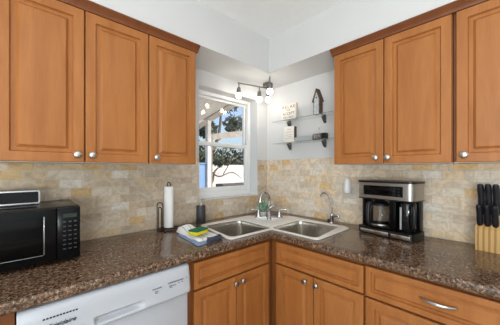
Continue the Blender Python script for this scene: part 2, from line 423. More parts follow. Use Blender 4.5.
# window
win = struct(thing('window_1', 'white vinyl double-hung window set deep in the wall above the sink', 'window', (WX0, .1, WZ0)))
wW, wH = WX1-WX0, WZ1-WZ0
b = MB(); fw = .032
b.box(0, fw, 0, .068, 0, wH, .002); b.box(wW-fw, wW, 0, .068, 0, wH, .002)
b.box(fw, wW-fw, 0, .068, 0, .045, .002); b.box(fw, wW-fw, 0, .068, wH-fw, wH, .002)
b.build('window_frame', 'vinyl', win)
def sash(z0, z1, y0, mt, st, rb, rt):
    b = MB()
    b.box(fw, fw+st, y0, y0+.026, z0, z1, .002); b.box(wW-fw-st, wW-fw, y0, y0+.026, z0, z1, .002)
    b.box(fw+st, wW-fw-st, y0, y0+.026, z0, z0+rb, .002); b.box(fw+st, wW-fw-st, y0, y0+.026, z1-rt, z1, .002)
    s = b.build('sash', mt, win)
    MB().box(fw+st-.004, wW-fw-st+.004, y0+.011, y0+.015, z0+rb-.004, z1-rt+.004).build('pane', 'pane', s, smooth=0)
    return s
sash(.045, .490, .008, 'vinyl', .028, .044, .034)
sash(.456, wH-fw, .036, 'vinyl', .024, .030, .020)
MB().box(wW-fw-.006, wW-fw+.0005, .0345, .066, .49, wH-.06).build('sash_track', 'track', win, smooth=0)

# ------------------------------------------------------------------ cabinets
DOOR = [(0, .004), (.0015, .0012), (.004, 0), (.0395, 0), (.0415, .001), (.0440, .0105), (.0455, .0125), (.059, .0125), (.0605, .0115), (.069, .0018), (.0705, .0008), (.072, .0008)]
DRAW = [(0, .004), (.0015, .0012), (.004, 0), (.0235, 0), (.025, .001), (.0272, .010), (.0285, .0115), (.037, .0115), (.038, .0105), (.0455, .0018), (.047, .0008), (.048, .0008)]
def knob(parent, x, z, yf, mt='nickel'):
    return MB().lathe([(0.0, 0), (.0075, 0), (.006, .004), (.0055, .010), (.010, .014), (.0155, .018), (.0165, .022), (.014, .026), (.008, .0285), (0, .029)], 20, (x, yf, z), 'Y').build('knob', mt, parent)
def door(parent, x0, x1, z0, z1, yf, kx=None, kz=None, mt='nickel', steps=DOOR, name='door'):
    cx, cz = (x0+x1)/2, (z0+z1)/2; w, h = (x1-x0)/2, (z1-z0)/2
    o = MB().panel(-w, w, -h, h, 0, .02, steps).build(name, 'wood', parent, (cx, yf, cz), smooth=25)
    if kx is not None: knob(o, kx-cx, kz-cz, 0, mt)
    return o

UZ0, UZ1 = 1.357, 2.118
def upper(name, label, loc, rz, width, doors, group):
    """local frame: x along the wall, wall at y = 0, front at y = -.33"""
    t = thing(name, label, 'cabinet', (loc[0], loc[1], UZ0), rz, group)
    H = UZ1-UZ0
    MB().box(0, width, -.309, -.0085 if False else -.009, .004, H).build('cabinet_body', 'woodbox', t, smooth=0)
    MB().box(.003, width-.003, -.306, -.010, 0, .0042).build('underside', 'melamine', t, smooth=0)
    for x0, x1, kx in doors:
        door(t, x0, x1, .002, 2.072-UZ0, -.33, kx, .036)
    return t
GU = 'honey maple wall cabinets'
upper('upper_cabinet', 'wide two-door maple wall cabinet above the microwave', (-1.909, 0), 0, .594,
      [(.003, .2955, .267), (.3005, .592, .326)], GU)
upper('upper_cabinet', 'narrow single-door maple wall cabinet beside the window', (-1.314, 0), 0, .296, [(.003, .294, .038)], GU)
upper('upper_cabinet', 'two-door maple wall cabinet above the coffee maker, beside the glass shelves', (0, -.903), -R90, .606,
      [(.002, .3005, .263), (.3050, .603, .326)], GU)
upper('upper_cabinet', 'maple wall cabinet above the knife block, at the photo edge', (0, -1.512), -R90, .46, [(.010, .457, .040)], GU)
# crown moulding: continuous along each run
CR = [(-.3085, 2.074), (-.331, 2.074), (-.333, 2.082), (-.337, 2.088), (-.345, 2.096), (-.352, 2.102), (-.356, 2.106), (-.356, 2.112), (-.3085, 2.112)]
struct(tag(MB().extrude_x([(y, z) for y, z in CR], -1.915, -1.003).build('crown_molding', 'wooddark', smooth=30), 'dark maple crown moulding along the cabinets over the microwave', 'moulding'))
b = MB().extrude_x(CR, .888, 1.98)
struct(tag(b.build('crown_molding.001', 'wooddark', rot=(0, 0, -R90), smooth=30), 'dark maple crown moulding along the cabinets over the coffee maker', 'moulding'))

CT, CB = .914, .874       # counter top / underside
def base(name, label, loc, rz, width, group, recess=False, x_in=0.0):
    t = thing(name, label, 'cabinet', (loc[0], loc[1], 0), rz, group)
    b = MB(); d = -.588
    if recess:            # open under the sink bowls: sides, floor, back, face frame
        
        if recess == 'start': b.box(0, .018, d, -.01, .10, CB-.001); b.box(width-.018, width+.022, d, d+.02, .10, CB-.001)
        else: b.box(width-.018, width, d, -.01, .10, CB-.001); b.box(0, .018, d, d+.02, .10, CB-.001)
        b.box(.018, width-.018, d, -.01, .10, .118); b.box(.018, width-.018, -.02, -.01, .118, CB-.001)
        b.box(.018, width-.018, d, d+.02, .118, CB-.001)
    else:
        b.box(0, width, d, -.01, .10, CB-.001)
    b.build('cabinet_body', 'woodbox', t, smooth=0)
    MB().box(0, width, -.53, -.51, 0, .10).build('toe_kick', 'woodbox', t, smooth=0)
    return t
GB = 'honey maple base cabinets'
YF = -.61
t = base('base_cabinet', 'maple base cabinet beyond the dishwasher, under the microwave', (-2.452, 0), 0, .606, GB)
door(t, .006, .560, .12, .705, YF, .52, .66, 'nickeldk'); door(t, .006, .560, .72, .856, YF, steps=DRAW, name='drawer')
t = base('base_cabinet', 'maple sink base cabinet standing next to the dishwasher', (-1.236, 0), 0, .626, GB, 'start')
door(t, .040, .597, .715, .852, YF, steps=DRAW, name='false_drawer_front')
door(t, .040, .318, .12, .705, YF, .303, .670, 'nickeldk'); door(t, .322, .597, .12, .705, YF, .357, .672, 'nickeldk')
t = base('base_cabinet', 'maple sink base cabinet next to the drawer unit', (0, -.590), -R90, .618, GB, 'end')
door(t, .053, .614, .715, .852, YF, steps=DRAW, name='false_drawer_front')
door(t, .053, .331, .12, .705, YF, .286, .670, 'nickeldk'); door(t, .335, .614, .12, .705, YF, .359, .671, 'nickeldk')
t = base('base_cabinet', 'maple drawer base cabinet under the coffee maker and knife block', (0, -1.2085), -R90, .585, GB)
for z0, z1 in ((.712, .856), (.418, .702), (.12, .408)):
    dr = door(t, .005, .578, z0, z1, YF, steps=DRAW if z0 > .7 else DOOR, name='drawer')
    hz = .791-(z0+z1)/2 if z0 > .7 else 0
    cxx = .2890-.2915
    MB().tube([(cxx-.060, -.001, hz), (cxx-.055, -.008, hz), (cxx-.03, -.022, hz), (cxx, -.027, hz), (cxx+.03, -.022, hz), (cxx+.055, -.008, hz), (cxx+.060, -.001, hz)],
              [.004, .0045, .0065, .008, .0065, .0045, .004], 12, 5).build('handle', 'nickel', dr)
    if z0 > .7: pass

# ------------------------------------------------------------------ counter and sink
sink_out = roundpoly([(-.875, -.135), (-.37, -.115), (-.115, -.37), (-.135, -.875), (-.175, -.940), (-.585, -.940), (-.588, -.588), (-.940, -.588), (-.945, -.55)],
                     [.05, .06, .06, .05, .03, .04, .01, .03, .03])
hole = roundpoly([(-.850, -.160), (-.38, -.140), (-.14, -.38), (-.160, -.850), (-.19, -.915), (-.560, -.915), (-.566, -.566), (-.915, -.566), (-.92, -.53)],
                 [.05, .06, .06, .05, .03, .04, .01, .03, .03])
outer = [(-2.45, -.002), (-.002, -.002), (-.002, -2.3), (-.635, -2.3), (-.635, -.635), (-2.45, -.635)]
outer = outer[::-1]
ct = curve_slab('countertop', [outer, hole], (CT+CB)/2, .008, .012, 'counter')
tag(ct, 'glossy brown speckled granite-look L-shaped countertop', 'countertop')

bowlL = roundpoly([(-.868, -.178), (-.535, -.198), (-.553, -.560), (-.914, -.560)], .045, 6)
bowlR = [(y, x) for x, y in bowlL][::-1]
sink = thing('corner_sink', 'stainless steel double-bowl corner sink with pale rim set in the countertop', 'sink', (0, 0, CT))
curve_slab('sink_rim', [sink_out, bowlL, bowlR], .0035, .0005, .003, 'rim', sink, 2)
def bowl(poly, dz):
    c = Vector((sum(p[0] for p in poly)/len(poly), sum(p[1] for p in poly)/len(poly)))
    rings = []
    for s, z in ((1.012, .004), (1.0, .003), (.985, -.004), (.975, -.02), (.955, -dz+.03), (.93, -dz+.010), (.87, -dz), (.2, -dz-.003)):
        rings.append([(c.x+(p[0]-c.x)*s, c.y+(p[1]-c.y)*s, z) for p in poly])
    o = MB().loft(rings, cap0=False).build('bowl', 'steel', sink, smooth=60)
    MB().lathe([(0, 0), (.040, 0), (.042, .003), (.036, .004), (.030, -.001), (0, -.001)], 24, (c.x, c.y, -dz-.002)).build('drain', 'chrome', o)
bowl(bowlL, .17); bowl(bowlR, .17)

# ------------------------------------------------------------------ dishwasher
dw = thing('dishwasher', 'white dishwasher under the counter with black vent slots on its control panel', 'dishwasher', (-1.841, 0, 0))
dW = .602
MB().box(.004, dW-.004, -.585, -.03, .05, .868).build('tub_body', 'dwgrey', dw, smooth=0)
MB().box(.003, dW-.003, -.628, -.586, .115, .742, .006).build('door', 'dwwhite', dw)
MB().box(.01, dW-.01, -.56, -.54, .0, .115).build('toe_kick', 'dwwhite', dw, smooth=0)
# control panel: a grid whose slot cells are pushed in to make the finger pocket
prof = [(-.586, .869), (-.612, .869), (-.628, .866), (-.637, .859), (-.642, .848), (-.645, .83), (-.647, .81), (-.649, .79), (-.650, .782), (-.651, .776),
        (-.652, .768), (-.653, .758), (-.653, .752), (-.652, .745), (-.646, .739), (-.636, .735), (-.610, .734), (-.586, .734)]
sx0, sx1 = .205, .392
xs = [0, .004, .012, .1, .2, sx0, sx0+.006, sx0+.016, .25, .3, .35, sx1-.03, sx1-.014, sx1-.005, sx1, .45, .5, .55, dW-.012, dW-.004, dW]
b = MB(); rows = []
for x in xs:
    row = []
    edge = min(x, dW-x); rnd = 0 if edge > .011 else (.012-edge)**2/.012*.6
    for y, z in prof:
        yy = y + (rnd if y < -.6 else 0)
        if sx0 < x < sx1 and .75 <= z <= .784:
            k = min(1, (x-sx0)/.012, (sx1-x)/.03)
            f = {.782: .0, .776: .55, .768: 1, .758: .9, .752: .25}.get(z, 0)
            yy += .02*f*k
        row.append(b.bm.verts.new((x, yy, z)))
    rows.append(row)
for r0, r1 in zip(rows[:-1], rows[1:]):
    for i in range(len(prof)-1): b.bm.faces.new((r0[i], r0[i+1], r1[i+1], r1[i]))
b.bm.faces.new(rows[0]); b.bm.faces.new(list(reversed(rows[-1])))
cp = b.build('control_panel', 'dwwhite', dw, smooth=35)
for k in range(11):
    x = .062+k*.0089
    MB().box(x, x+.0062, -.6462, -.640, .828, .8325).build('vent_slot', 'ventblack', cp, smooth=0)
text_mesh('brand_script', 'Frigidaire', .021, 'logo', cp, (.072, -.6505, .797), FR, .001, .35, 'LEFT')
random.seed(3)
for nm, grp in (('cycle_markings', ((.420, .462, .807, 5), (.432, .448, .795, 2), (.432, .448, .788, 2))),
                ('status_markings', ((.490, .566, .812, 9), (.495, .512, .799, 2), (.515, .53, .797, 2), (.54, .547, .801, 1), (.556, .564, .801, 1), (.497, .512, .792, 2), (.58, .584, .812, 1)))):
    b = MB()
    for x0, x1, z, n in grp:
        w = (x1-x0)/n
        for k in range(n):
            b.box(x0+k*w, x0+k*w+w*.72, -.6498, -.640, z, z+random.uniform(.003, .0052))
    b.build(nm, 'print', cp, smooth=0)

# ------------------------------------------------------------------ sink fittings
fa = thing('kitchen_faucet', 'chrome high-arc kitchen faucet with two lever handles at the back of the sink', 'faucet', (-.300, -.300, CT+.007), math.radians(-45))
# local x runs along the plate (towards the drawer side), local -y towards the room
MB().prism(roundpoly([(-.118, -.026), (.118, -.026), (.118, .026), (-.118, .026)], .024, 6), 0, .010).build('base_plate', 'chrome', fa)
for s, lab in ((-1, 0), (1, 0)):
    h = MB().lathe([(.021, .010), (.020, .022), (.015, .040), (.014, .052), (.016, .058), (.010, .064), (0, .066)], 20, (s*.088, 0, 0)).build('handle', 'chrome', fa)
    MB().tube([(s*.085, 0, .060), (s*.105, -.006, .067), (s*.128, -.010, .070), (s*.148, -.012, .069)], [.007, .006, .005, .0045], 10).build('lever', 'chrome', h)
MB().lathe([(.020, .010), (.019, .03), (.013, .045), (.012, .05), (0, .05)], 20).build('spout_collar', 'chrome', fa)
MB().tube([(.0, 0, .03), (.002, 0, .09), (.003, 0, .15), (-.002, -.004, .180), (-.018, -.012, .203), (-.040, -.024, .209), (-.060, -.035, .198), (-.071, -.041, .172), (-.075, -.043, .135)],
          [.0105, .0105, .010, .0098, .0095, .0095, .0095, .0095, .0105], 14, 6).build('spout', 'chrome', fa)
sp = thing('sink_sprayer', 'chrome side sprayer standing in front of the faucet base', 'sprayer', (-.355, -.352, CT+.007), math.radians(-45))
MB().lathe([(.020, 0), (.019, .008), (.013, .014), (.013, .03), (.012, .055), (.016, .075), (.016, .085), (0, .088)], 18).build('sprayer_body', 'chrome', sp)
MB().tube([(-.012, .0, .075), (.006, -.004, .092), (.024, -.006, .104), (.042, -.008, .112)], [.012, .013, .011, .006], 12).build('sprayer_head', 'nickeldk', sp)

ft = thing('filter_faucet', 'slim gooseneck drinking-water faucet standing between the sink and the outlet', 'faucet', (-.075, -.755, CT+.0005), math.radians(-95))
MB().lathe([(.022, 0), (.021, .006), (.014, .010), (.0135, .05), (.0155, .053), (.0155, .066), (.010, .075), (0, .076)], 18).build('faucet_body', 'chrome', ft)
MB().tube([(0, 0, .06), (-.002, 0, .12), (-.012, -.002, .17), (-.034, -.006, .212), (-.058, -.012, .226), (-.078, -.016, .219), (-.090, -.02, .198)],
          [.0065, .0062, .006, .006, .006, .006, .007], 12).build('spout', 'nickeldk', ft)
lv = MB().tube([(.010, 0, .052), (.034, -.002, .056), (.056, -.003, .062)], [.008, .007, .008], 12, 4).build('lever', 'chrome', ft)
MB().tube([(.053, -.003, .066), (.056, -.003, .052), (.060, -.003, .036)], [.006, .006, .004], 10, 3).build('lever_tip', 'chrome', lv)
MB().lathe([(.012, 0), (.012, .018), (.009, .024), (0, .025)], 16, (-.030, .004, 0)).build('stem_cap', 'black', ft)

# small plant behind the faucet
pl = thing('succulent', 'small pale green striped succulent tucked behind the faucet', 'plant', (-.290, -.222, CT+.0072))
MB().lathe([(.022, 0), (.026, .004), (.030, .035), (.031, .038), (.027, .038), (.026, .03), (0, .03)], 20).build('pot', 'pot', pl)
b = MB()
random.seed(5)
for k in range(9):
    a = k*2.4; tilt = .2+.075*k; L = .120-.004*k
    d = Vector((math.cos(a)*math.sin(tilt), math.sin(a)*math.sin(tilt), math.cos(tilt)))
    p0 = Vector((math.cos(a)*.006, math.sin(a)*.006, .03))
    pts = [p0, p0+d*L*.35, p0+d*L*.7+Vector((0, 0, .002)), p0+d*L]
    b.tube([tuple(p) for p in pts], [.010, .019, .014, .001], 8, 4, .45)
b.build('leaves', 'leaf', pl)

# soap dispenser
sdp = thing('soap_dispenser', 'charcoal grey cylinder soap pump standing behind the sink below the window', 'dispenser', (-.815, -.060, CT+.0005))
MB().lathe([(.033, 0), (.0355, .004), (.0355, .128), (.033, .133), (.014, .134), (0, .134)], 28).build('bottle', 'soap', sdp)
pm = MB().lathe([(.015, .133), (.015, .148), (.011, .152), (.007, .154), (.007, .170), (.014, .172), (.014, .181), (0, .183)], 18).build('pump', 'pumpmetal', sdp)
MB().tube([(0, 0, .177), (.012, -.018, .179), (.020, -.032, .174)], [.005, .0045, .0035], 10, 3).build('nozzle', 'nickel', pm)

# ------------------------------------------------------------------ dish towel and sponge
tw = thing('dish_towel', 'folded white and blue-grey dish towel on the counter under the sponge', 'towel', (-1.03, -.39, CT))
def cloth(name, mt, corners, h, nx=22, ny=18, amp=.004, lump=None, thick=.004, seed=1):
    """a folded sheet between four corners (local xy), with thickness and folds"""
    random.seed(seed); ph = [random.uniform(0, 6) for _ in range(6)]
    A, B, C_, D = [Vector(c) for c in corners]
    def pos(i, j, top):
        u, v = i/nx, j/ny
        p = (A*(1-u)+B*u)*(1-v)+(D*(1-u)+C_*u)*v
        w = amp*(math.sin(u*7+ph[0])*math.cos(v*5+ph[1])+.6*math.sin(u*15+v*9+ph[2]))
        p = p+Vector((.35*w, .6*w))*1.0
        e = min(u, 1-u, v, 1-v); rr = min(1, e/.06); sh = math.sqrt(1-(1-rr)**2)
        z = h+(w+amp)*1.0
        if lump: z += lump(u, v)
        return Vector((p.x, p.y, (z*sh if top else 0)+.0012))
    b = MB()
    gt = [[b.bm.verts.new(pos(i, j, True)) for j in range(ny+1)] for i in range(nx+1)]
    gb = [[gt[i][j] if i in (0, nx) or j in (0, ny) else b.bm.verts.new(pos(i, j, False)) for j in range(ny+1)] for i in range(nx+1)]
    for i in range(nx):
        for j in range(ny):
            b.bm.faces.new((gt[i][j], gt[i+1][j], gt[i+1][j+1], gt[i][j+1]))
            b.bm.faces.new((gb[i][j+1], gb[i+1][j+1], gb[i+1][j], gb[i][j]))
    return b
b = cloth('a', '', [(-.085, .120), (-.110, -.165), (.055, -.135), (.075, .05)], .006, lump=lambda u, v: 0, seed=4)
b.build('lower_fold', 'towelblue', tw, smooth=80)
b = cloth('b', '', [(-.072, .165), (-.088, -.128), (.062, -.122), (.080, .15)], .012, amp=.003,
          lump=lambda u, v: .034*math.exp(-((u-.16)/.20)**2-((v-.42)/.34)**2)+.004*math.sin(u*11+v*4), seed=8)
b.build('upper_fold', 'towel', tw, (0, 0, .008), smooth=80)
b = cloth('c', '', [(-.02, -.105), (-.055, -.160), (.075, -.138), (.085, -.100)], .010, amp=.004, seed=11)
b.build('turned_corner', 'towelnavy', tw, (0, 0, .004), smooth=80)
b = MB()

spg = thing('sponge', 'yellow sponge with a green scouring top lying on the folded dish towel', 'sponge', (-1.072, -.446, CT+.036), math.radians(-72))
MB().box(-.033, .033, -.052, .052, 0, .020, .005).build('sponge_foam', 'spongey', spg)
MB().box(-.033, .033, -.052, .052, .0202, .029, .003).build('scouring_pad', 'spongeg', spg)

# ------------------------------------------------------------------ paper towel holder and roll
PX, PY = -1.095, -.103
ph_ = thing('paper_towel_holder', 'black wire paper towel holder with a looped side arm, standing by the tiled wall', 'holder', (PX, PY, CT+.0005))
ring = [(.075*math.cos(a), .075*math.sin(a), .006) for a in [k*math.pi/12 for k in range(25)]]
b = MB().tube(ring, .0035, 8, 0)
for k in range(4):
    a = k*math.pi/2+.5
    b.tube([(0, 0, .010), (.04*math.cos(a), .04*math.sin(a), .014), (.075*math.cos(a), .075*math.sin(a), .006), (.084*math.cos(a), .084*math.sin(a), .004)], .0035, 8, 4)
b.build('wire_base', 'blackmetal', ph_)
b = MB().tube([(0, 0, .008), (0, 0, .298)], .004, 8, 0)
b.tube([(-.010, .0, .296), (-.011, 0, .310), (-.006, 0, .321), (0, 0, .324), (.006, 0, .321), (.011, 0, .310), (.010, 0, .296)], .003, 8, 4)
b.build('center_post', 'blackmetal', ph_)
u = Vector((-.075, -.032, 0)); q = Vector((.6, -.8, 0)).normalized()
b = MB()
for hw, top in ((.020, .195), (.011, .165)):
    pts = [u-q*hw+Vector((0, 0, .008))]+[u-q*hw+Vector((0, 0, z)) for z in (.05, .1, top-hw)]
    pts += [u+q*hw*math.cos(a)+Vector((0, 0, top-hw+hw*math.sin(a))) for a in (math.pi*.75, math.pi*.5, math.pi*.25)]
    pts += [u+q*hw+Vector((0, 0, z)) for z in (top-hw, .1, .05, .008)]
    b.tube([tuple(p) for p in pts], .003, 8, 3)
b.build('tension_arm', 'blackmetal', ph_)
pr = thing('paper_towel_roll', 'slim nearly used-up white paper towel roll on the wire holder', 'paper towel', (PX, PY, CT+.020))
MB().lathe([(.021, 0), (.030, 0), (.0305, .002), (.0305, .274), (.030, .276), (.021, .276), (.021, 0)], 32).build('paper', 'paper', pr)
MB().lathe([(.0185, .001), (.0208, .001), (.0208, .2755), (.0185, .2755), (.0185, .001)], 24).build('cardboard_core', 'card', pr)

# ------------------------------------------------------------------ microwave
mw = thing('microwave', 'black countertop microwave with a keypad, on the counter below the wall cabinets', 'microwave', (-2.085, -.36, CT))
mWd, mD, mZ0, mZ1 = .453, .345, .016, .246
b = MB().box(0, mWd, .022, mD, mZ0, mZ1, .005)
b.build('casing', 'blackgloss', mw)
for x in (.03, mWd-.03):
    for y in (.05, mD-.04):
        MB().lathe([(.013, 0), (.015, .017), (0, .017)], 14, (x, y, 0)).build('foot', 'black', mw)
dr = MB().box(.002, .366, 0, .0215, mZ0+.001, mZ1-.003, .004).build('door', 'blackgloss', mw)
fr = []
MB().box(.045, .322, -.0012, .004, .056, .208, .001).build('door_window', 'blackglass', dr)
b = MB().box(.3235, .3265, -.002, .004, .052, .212, .0008)
b.box(.06, .322, -.002, .004, .0505, .0525, .0005)
b.build('window_trim', 'silver', dr)
text_mesh('brand_mark', 'Oster', .016, 'silver', dr, (.190, -.0008, .028), FR, .0006, .3, 'RIGHT', 1.3)
kp = MB().box(.368, mWd-.002, 0, .0215, mZ0+.001, mZ1-.003, .004).build('control_panel', 'blackgloss', mw)
MB().box(.388, .438, -.001, .003, .200, .216).build('clock_display', 'lcd', kp, smooth=0)
for c in range(3):
    for r in range(7):
        x = .388+c*.0195; z = .178-r*.0195
        MB().box(x, x+.011, -.0008, .002, z, z+(.0045 if r else .007), .0004, 1).build('button', 'dimgrey', kp, smooth=0)
for r in range(2):
    pass
MB().tube([(.452, .30, .215), (.476, .315, .205), (.492, .318, .165), (.486, .315, .120), (.465, .312, .085), (.435, .325, .02), (.40, .325, .004)], .0035, 8, 5).build('power_cord', 'black', mw)

spk = thing('speaker_bar', 'black cloth-fronted speaker with a silver frame on top of the microwave', 'speaker', (-2.015, -.178, CT+mZ1))
sw, sh, sd_ = .251, .068, .085
MB().prism([(0, 0), (1, 0), (1, 1), (0, 1)], 0, 1) if False else None
rp = roundpoly([(.0, .006), (sw, .006), (sw, sh), (0, sh)], .010, 5)
MB().loft([[(x, .006, z) for x, z in rp], [(x, sd_, z) for x, z in rp]]).build('speaker_shell', 'black', spk)
ri = roundpoly([(.006, .012), (sw-.006, .012), (sw-.006, sh-.006), (.006, sh-.006)], .006, 5)
MB().loft([[(x, .006, z) for x, z in rp], [(x, .0, z) for x, z in rp], [(x, .0, z) for x, z in ri], [(x, .0055, z) for x, z in ri]], cap0=False, cap1=False).build('silver_frame', 'silver', spk)
MB().loft([[(x, .003, z) for x, z in ri], [(x, .0058, z) for x, z in ri]]).build('grille_cloth', 'mesh', spk)
for x in (.03, sw-.03):
    MB().box(x-.012, x+.012, .012, .07, .0002, .0065, .001).build('foot', 'black', spk)

# ------------------------------------------------------------------ coffee maker
cm = thing('coffee_maker', 'stainless and black dual coffee maker with glass carafe on the counter below the wall cabinet', 'coffee maker', (-.196, -1.004, CT+.0005), math.radians(-99.3))
cw, cdp = .322, .168
def rbox(x0, x1, y0, y1, z0, z1, r):
    return MB().prism(roundpoly([(x0, y0), (x1, y0), (x1, y1), (x0, y1)], r, 6), z0, z1)
rbox(-.002, cw+.008, -.004, cdp, .004, .044, .028).build('base', 'black', cm)
for x0, x1, mt in ((.022, .198, 'steel'), (.212, .316, 'steel')):
    MB().box(x0, x1, -.0065, .002, .010, .033, .002).build('drip_tray_front', mt, cm)
MB().box(.192, cw-.004, .118, cdp, .0445, .2315, .004).build('water_tank', 'blackgloss', cm)
MB().box(.196, .232, .012, .1175, .0445, .2315, .003).build('divider', 'blackgloss', cm)
rbox(0, cw+.010, -.006, cdp, .232, .328, .034).build('brew_head', 'cmsteel', cm)
rbox(-.003, cw+.013, -.009, cdp+.002, .3285, .341, .034).build('top_lid', 'black', cm)
dp = MB().box(.044, .282, -.0085, .0, .250, .312, .004).build('display_panel', 'blackglass', cm)
for k in range(2):
    for j in range(3):
        MB().box(.228+k*.024, .242+k*.024, -.0096, -.008, .259+j*.017, .268+j*.017, .0015).build('button', 'blackmatte', dp)
MB().box(.004, cw+.004, .002, cdp-.002, .2235, .2315, .003).build('head_skirt', 'black', cm)
MB().box(.002, .013, .05, cdp, .0445, .223, .003).build('side_post', 'black', cm)
MB().lathe([(.05, 0), (.03, -.012), (.028, -.02), (0, -.02)], 20, (.112, .062, .2232)).build('filter_basket', 'black', cm)
cf = MB().lathe([(0, .0), (.056, 0), (.065, .008), (.067, .045), (.066, .09), (.058, .130), (.054, .140), (.0525, .140), (.056, .129), (.064, .09), (.065, .045), (.063, .010), (.055, .003), (0, .003)], 32, (.117, .062, .0447)).build('glass_carafe', 'carafe', cm)
MB().lathe([(.055, .139), (.056, .150), (.035, .164), (0, .166)], 24, (.117, .062, .0447)).build('carafe_lid', 'black', cf)
MB().lathe([(.0685, .02), (.0685, .027), (.0675, .027), (.0675, .02), (.0685, .02)], 24, (.117, .062, .0447)).build('carafe_band', 'nickel', cf)
MB().tube([(.098, .018, .198), (.088, .004, .200), (.080, -.008, .188), (.078, -.012, .13), (.080, -.009, .075), (.087, .004, .058)], [.009, .012, .013, .013, .012, .009], 10, 4).build('carafe_handle', 'black', cf)
tm = MB().lathe([(0, 0), (.038, 0), (.042, .006), (.043, .10), (.044, .165), (.038, .176), (0, .178)], 28, (.276, .062, .0447)).build('coffee_jug', 'water', cm)
MB().tube([(.306, .036, .206), (.322, .020, .204), (.331, .010, .182), (.331, .010, .12), (.327, .014, .08), (.310, .034, .068)], [.007, .009, .010, .010, .009, .007], 10, 4).build('jug_handle', 'black', tm)
MB().box(.252, .262, .0195, .0225, .06, .19, .001).build('jug_window', 'galv', tm)

# ------------------------------------------------------------------ knife block
kb = thing('knife_block', 'pale bamboo knife block on the counter holding black-handled knives', 'knife block', (-.131, -1.575, CT+.0005), math.radians(-96))
kw = .094
MB().loft([[(0, 0, 0), (0, .108, 0), (0, .112, .19), (0, .070, .205), (0, .048, .160), (0, .002, .111)], [(kw, 0, 0), (kw, .108, 0), (kw, .112, .19), (kw, .070, .205), (kw, .048, .160), (kw, .002, .111)]]).build('block', 'bamboo', kb, smooth=0)
b = MB()
kb_pos = []
for r in range(2):
    for c in range(3):
        kb_pos.append((.015+c*.0285, r))
PLACE = ['first', 'middle', 'last']
for x, r in kb_pos:
    y, z = (.022, .137) if r == 0 else (.062, .194)
    Mk = kb.matrix_basis
    w = Matrix.Translation(kb.location) @ Matrix.Rotation(math.radians(-96), 4, 'Z') @ Matrix.Translation((x, y, z)) @ Matrix.Rotation(math.radians(14 if r == 0 else 8), 4, 'X')
    c = kb_pos.index((x, r)) % 3
    lab = ('short black knife handle in the front row of the block, ' if r == 0 else 'tall black knife handle in the back row of the block, ') + ['nearest the coffee maker', 'middle of its row', 'farthest from the coffee maker'][c]
    k = thing('knife', lab, 'knife', (0, 0, 0), 0, 'knives in the bamboo block')
    k.matrix_world = w
    L = (.122 if r == 0 else .168)
    prof = [(-.010, .0), (.010, .0)]
    rings = []
    for t_, hx, hy, oy in ((0, .008, .011, 0), (.06, .0105, .013, 0), (.25, .0125, .015, -.001), (.55, .0115, .0135, .001), (.82, .0125, .016, -.001), (.95, .011, .016, -.004), (1.0, .007, .010, -.007)):
        zz = t_*L - .022
        hx *= 1.14 if r else 1.08; oy -= .010*t_*t_*r
        rings.append([(hx*math.cos(a)*(1 if abs(math.cos(a)) < .9 else 1), oy+hy*math.sin(a), zz) for a in [2*math.pi*i/14 for i in range(14)]])
    MB().loft(rings).build('handle', 'knifeblack', k)
    MB().box(-.0012, .0012, -.009, .009, -.08, -.021).build('blade', 'chrome', k, smooth=0)

# ------------------------------------------------------------------ outlet and plug-in
ol = thing('outlet_plate', 'almond double-gang outlet plate on the tile beside the coffee maker', 'outlet', (-TT-.0003, -.803, 1.105), -R90)
MB().box(0, .118, -.006, 0, 0, .116, .003).build('cover_plate', 'plate', ol)
for x in (.030, .088):
    for z in (.038, .078):
        rc = MB().prism(roundpoly([(-.016, -.013), (.016, -.013), (.016, .013), (-.016, .013)], .008), 0, .0015)
        o = rc.build('receptacle', 'plate', ol, (x, -.0062, z), FR)
        bb = MB()
        for dx in (-.006, .006): bb.box(dx-.001, dx+.001, -.004, .004, .001, .0022)
        bb.build('slots', 'slot', o, smooth=0)
af = thing('plug_in_air_freshener', 'white rounded plug-in air freshener in the outlet beside the coffee maker', 'air freshener', (-TT-.0085, -.838, 1.160), -R90)
MB().lathe([(0, -.012), (.022, -.010), (.026, 0), (.027, .03), (.025, .06), (.021, .085), (.013, .098), (0, .101)], 24, (.026, -.030, 0)).build('freshener_body', 'plug', af)
MB().box(.010, .042, -.012, 0, .0, .04, .003).build('plug_base', 'plug', af)

# ------------------------------------------------------------------ glass shelves and ornaments
SH = []
for zt, lab, yA, yB in ((1.768, 'upper clear glass shelf on the white wall, holding the lettered block and little house', -.183, -.790),
                        (1.566, 'lower clear glass shelf on the white wall, below the shelf with the little house', -.192, -.800)):
    s = thing('glass_shelf', lab, 'shelf', (0, yA, zt), -R90, 'glass wall shelves')
    L = yA-yB; D = .125
    MB().box(0, L, -D, -.004, -.007, 0, .001, 1).build('glass_pane', 'shelfglass', s, smooth=0)
    MB().box(0.0015, L-.0015, -D-.0012, -D-.0002, -.0050, -.0018).build('glass_edge', 'glassedge', s, smooth=0)
    for yb in (-.300, -.655):
        x = yA-yb
        br = MB().loft([[(x+wx, y, z) for y, z in [(0, -.058), (-.012, -.05), (-.03, -.030), (-.046, -.0075), (0, -.0075)]] for wx in (-.011, .011)]).build('shelf_clamp', 'bracket', s, smooth=30)
        MB().box(x-.010, x+.010, -.026, -.0005, .0003, .008, .002).build('clamp_jaw', 'bracket', br)
    SH.append(s)
Z1, Z2 = 1.7685, 1.5665
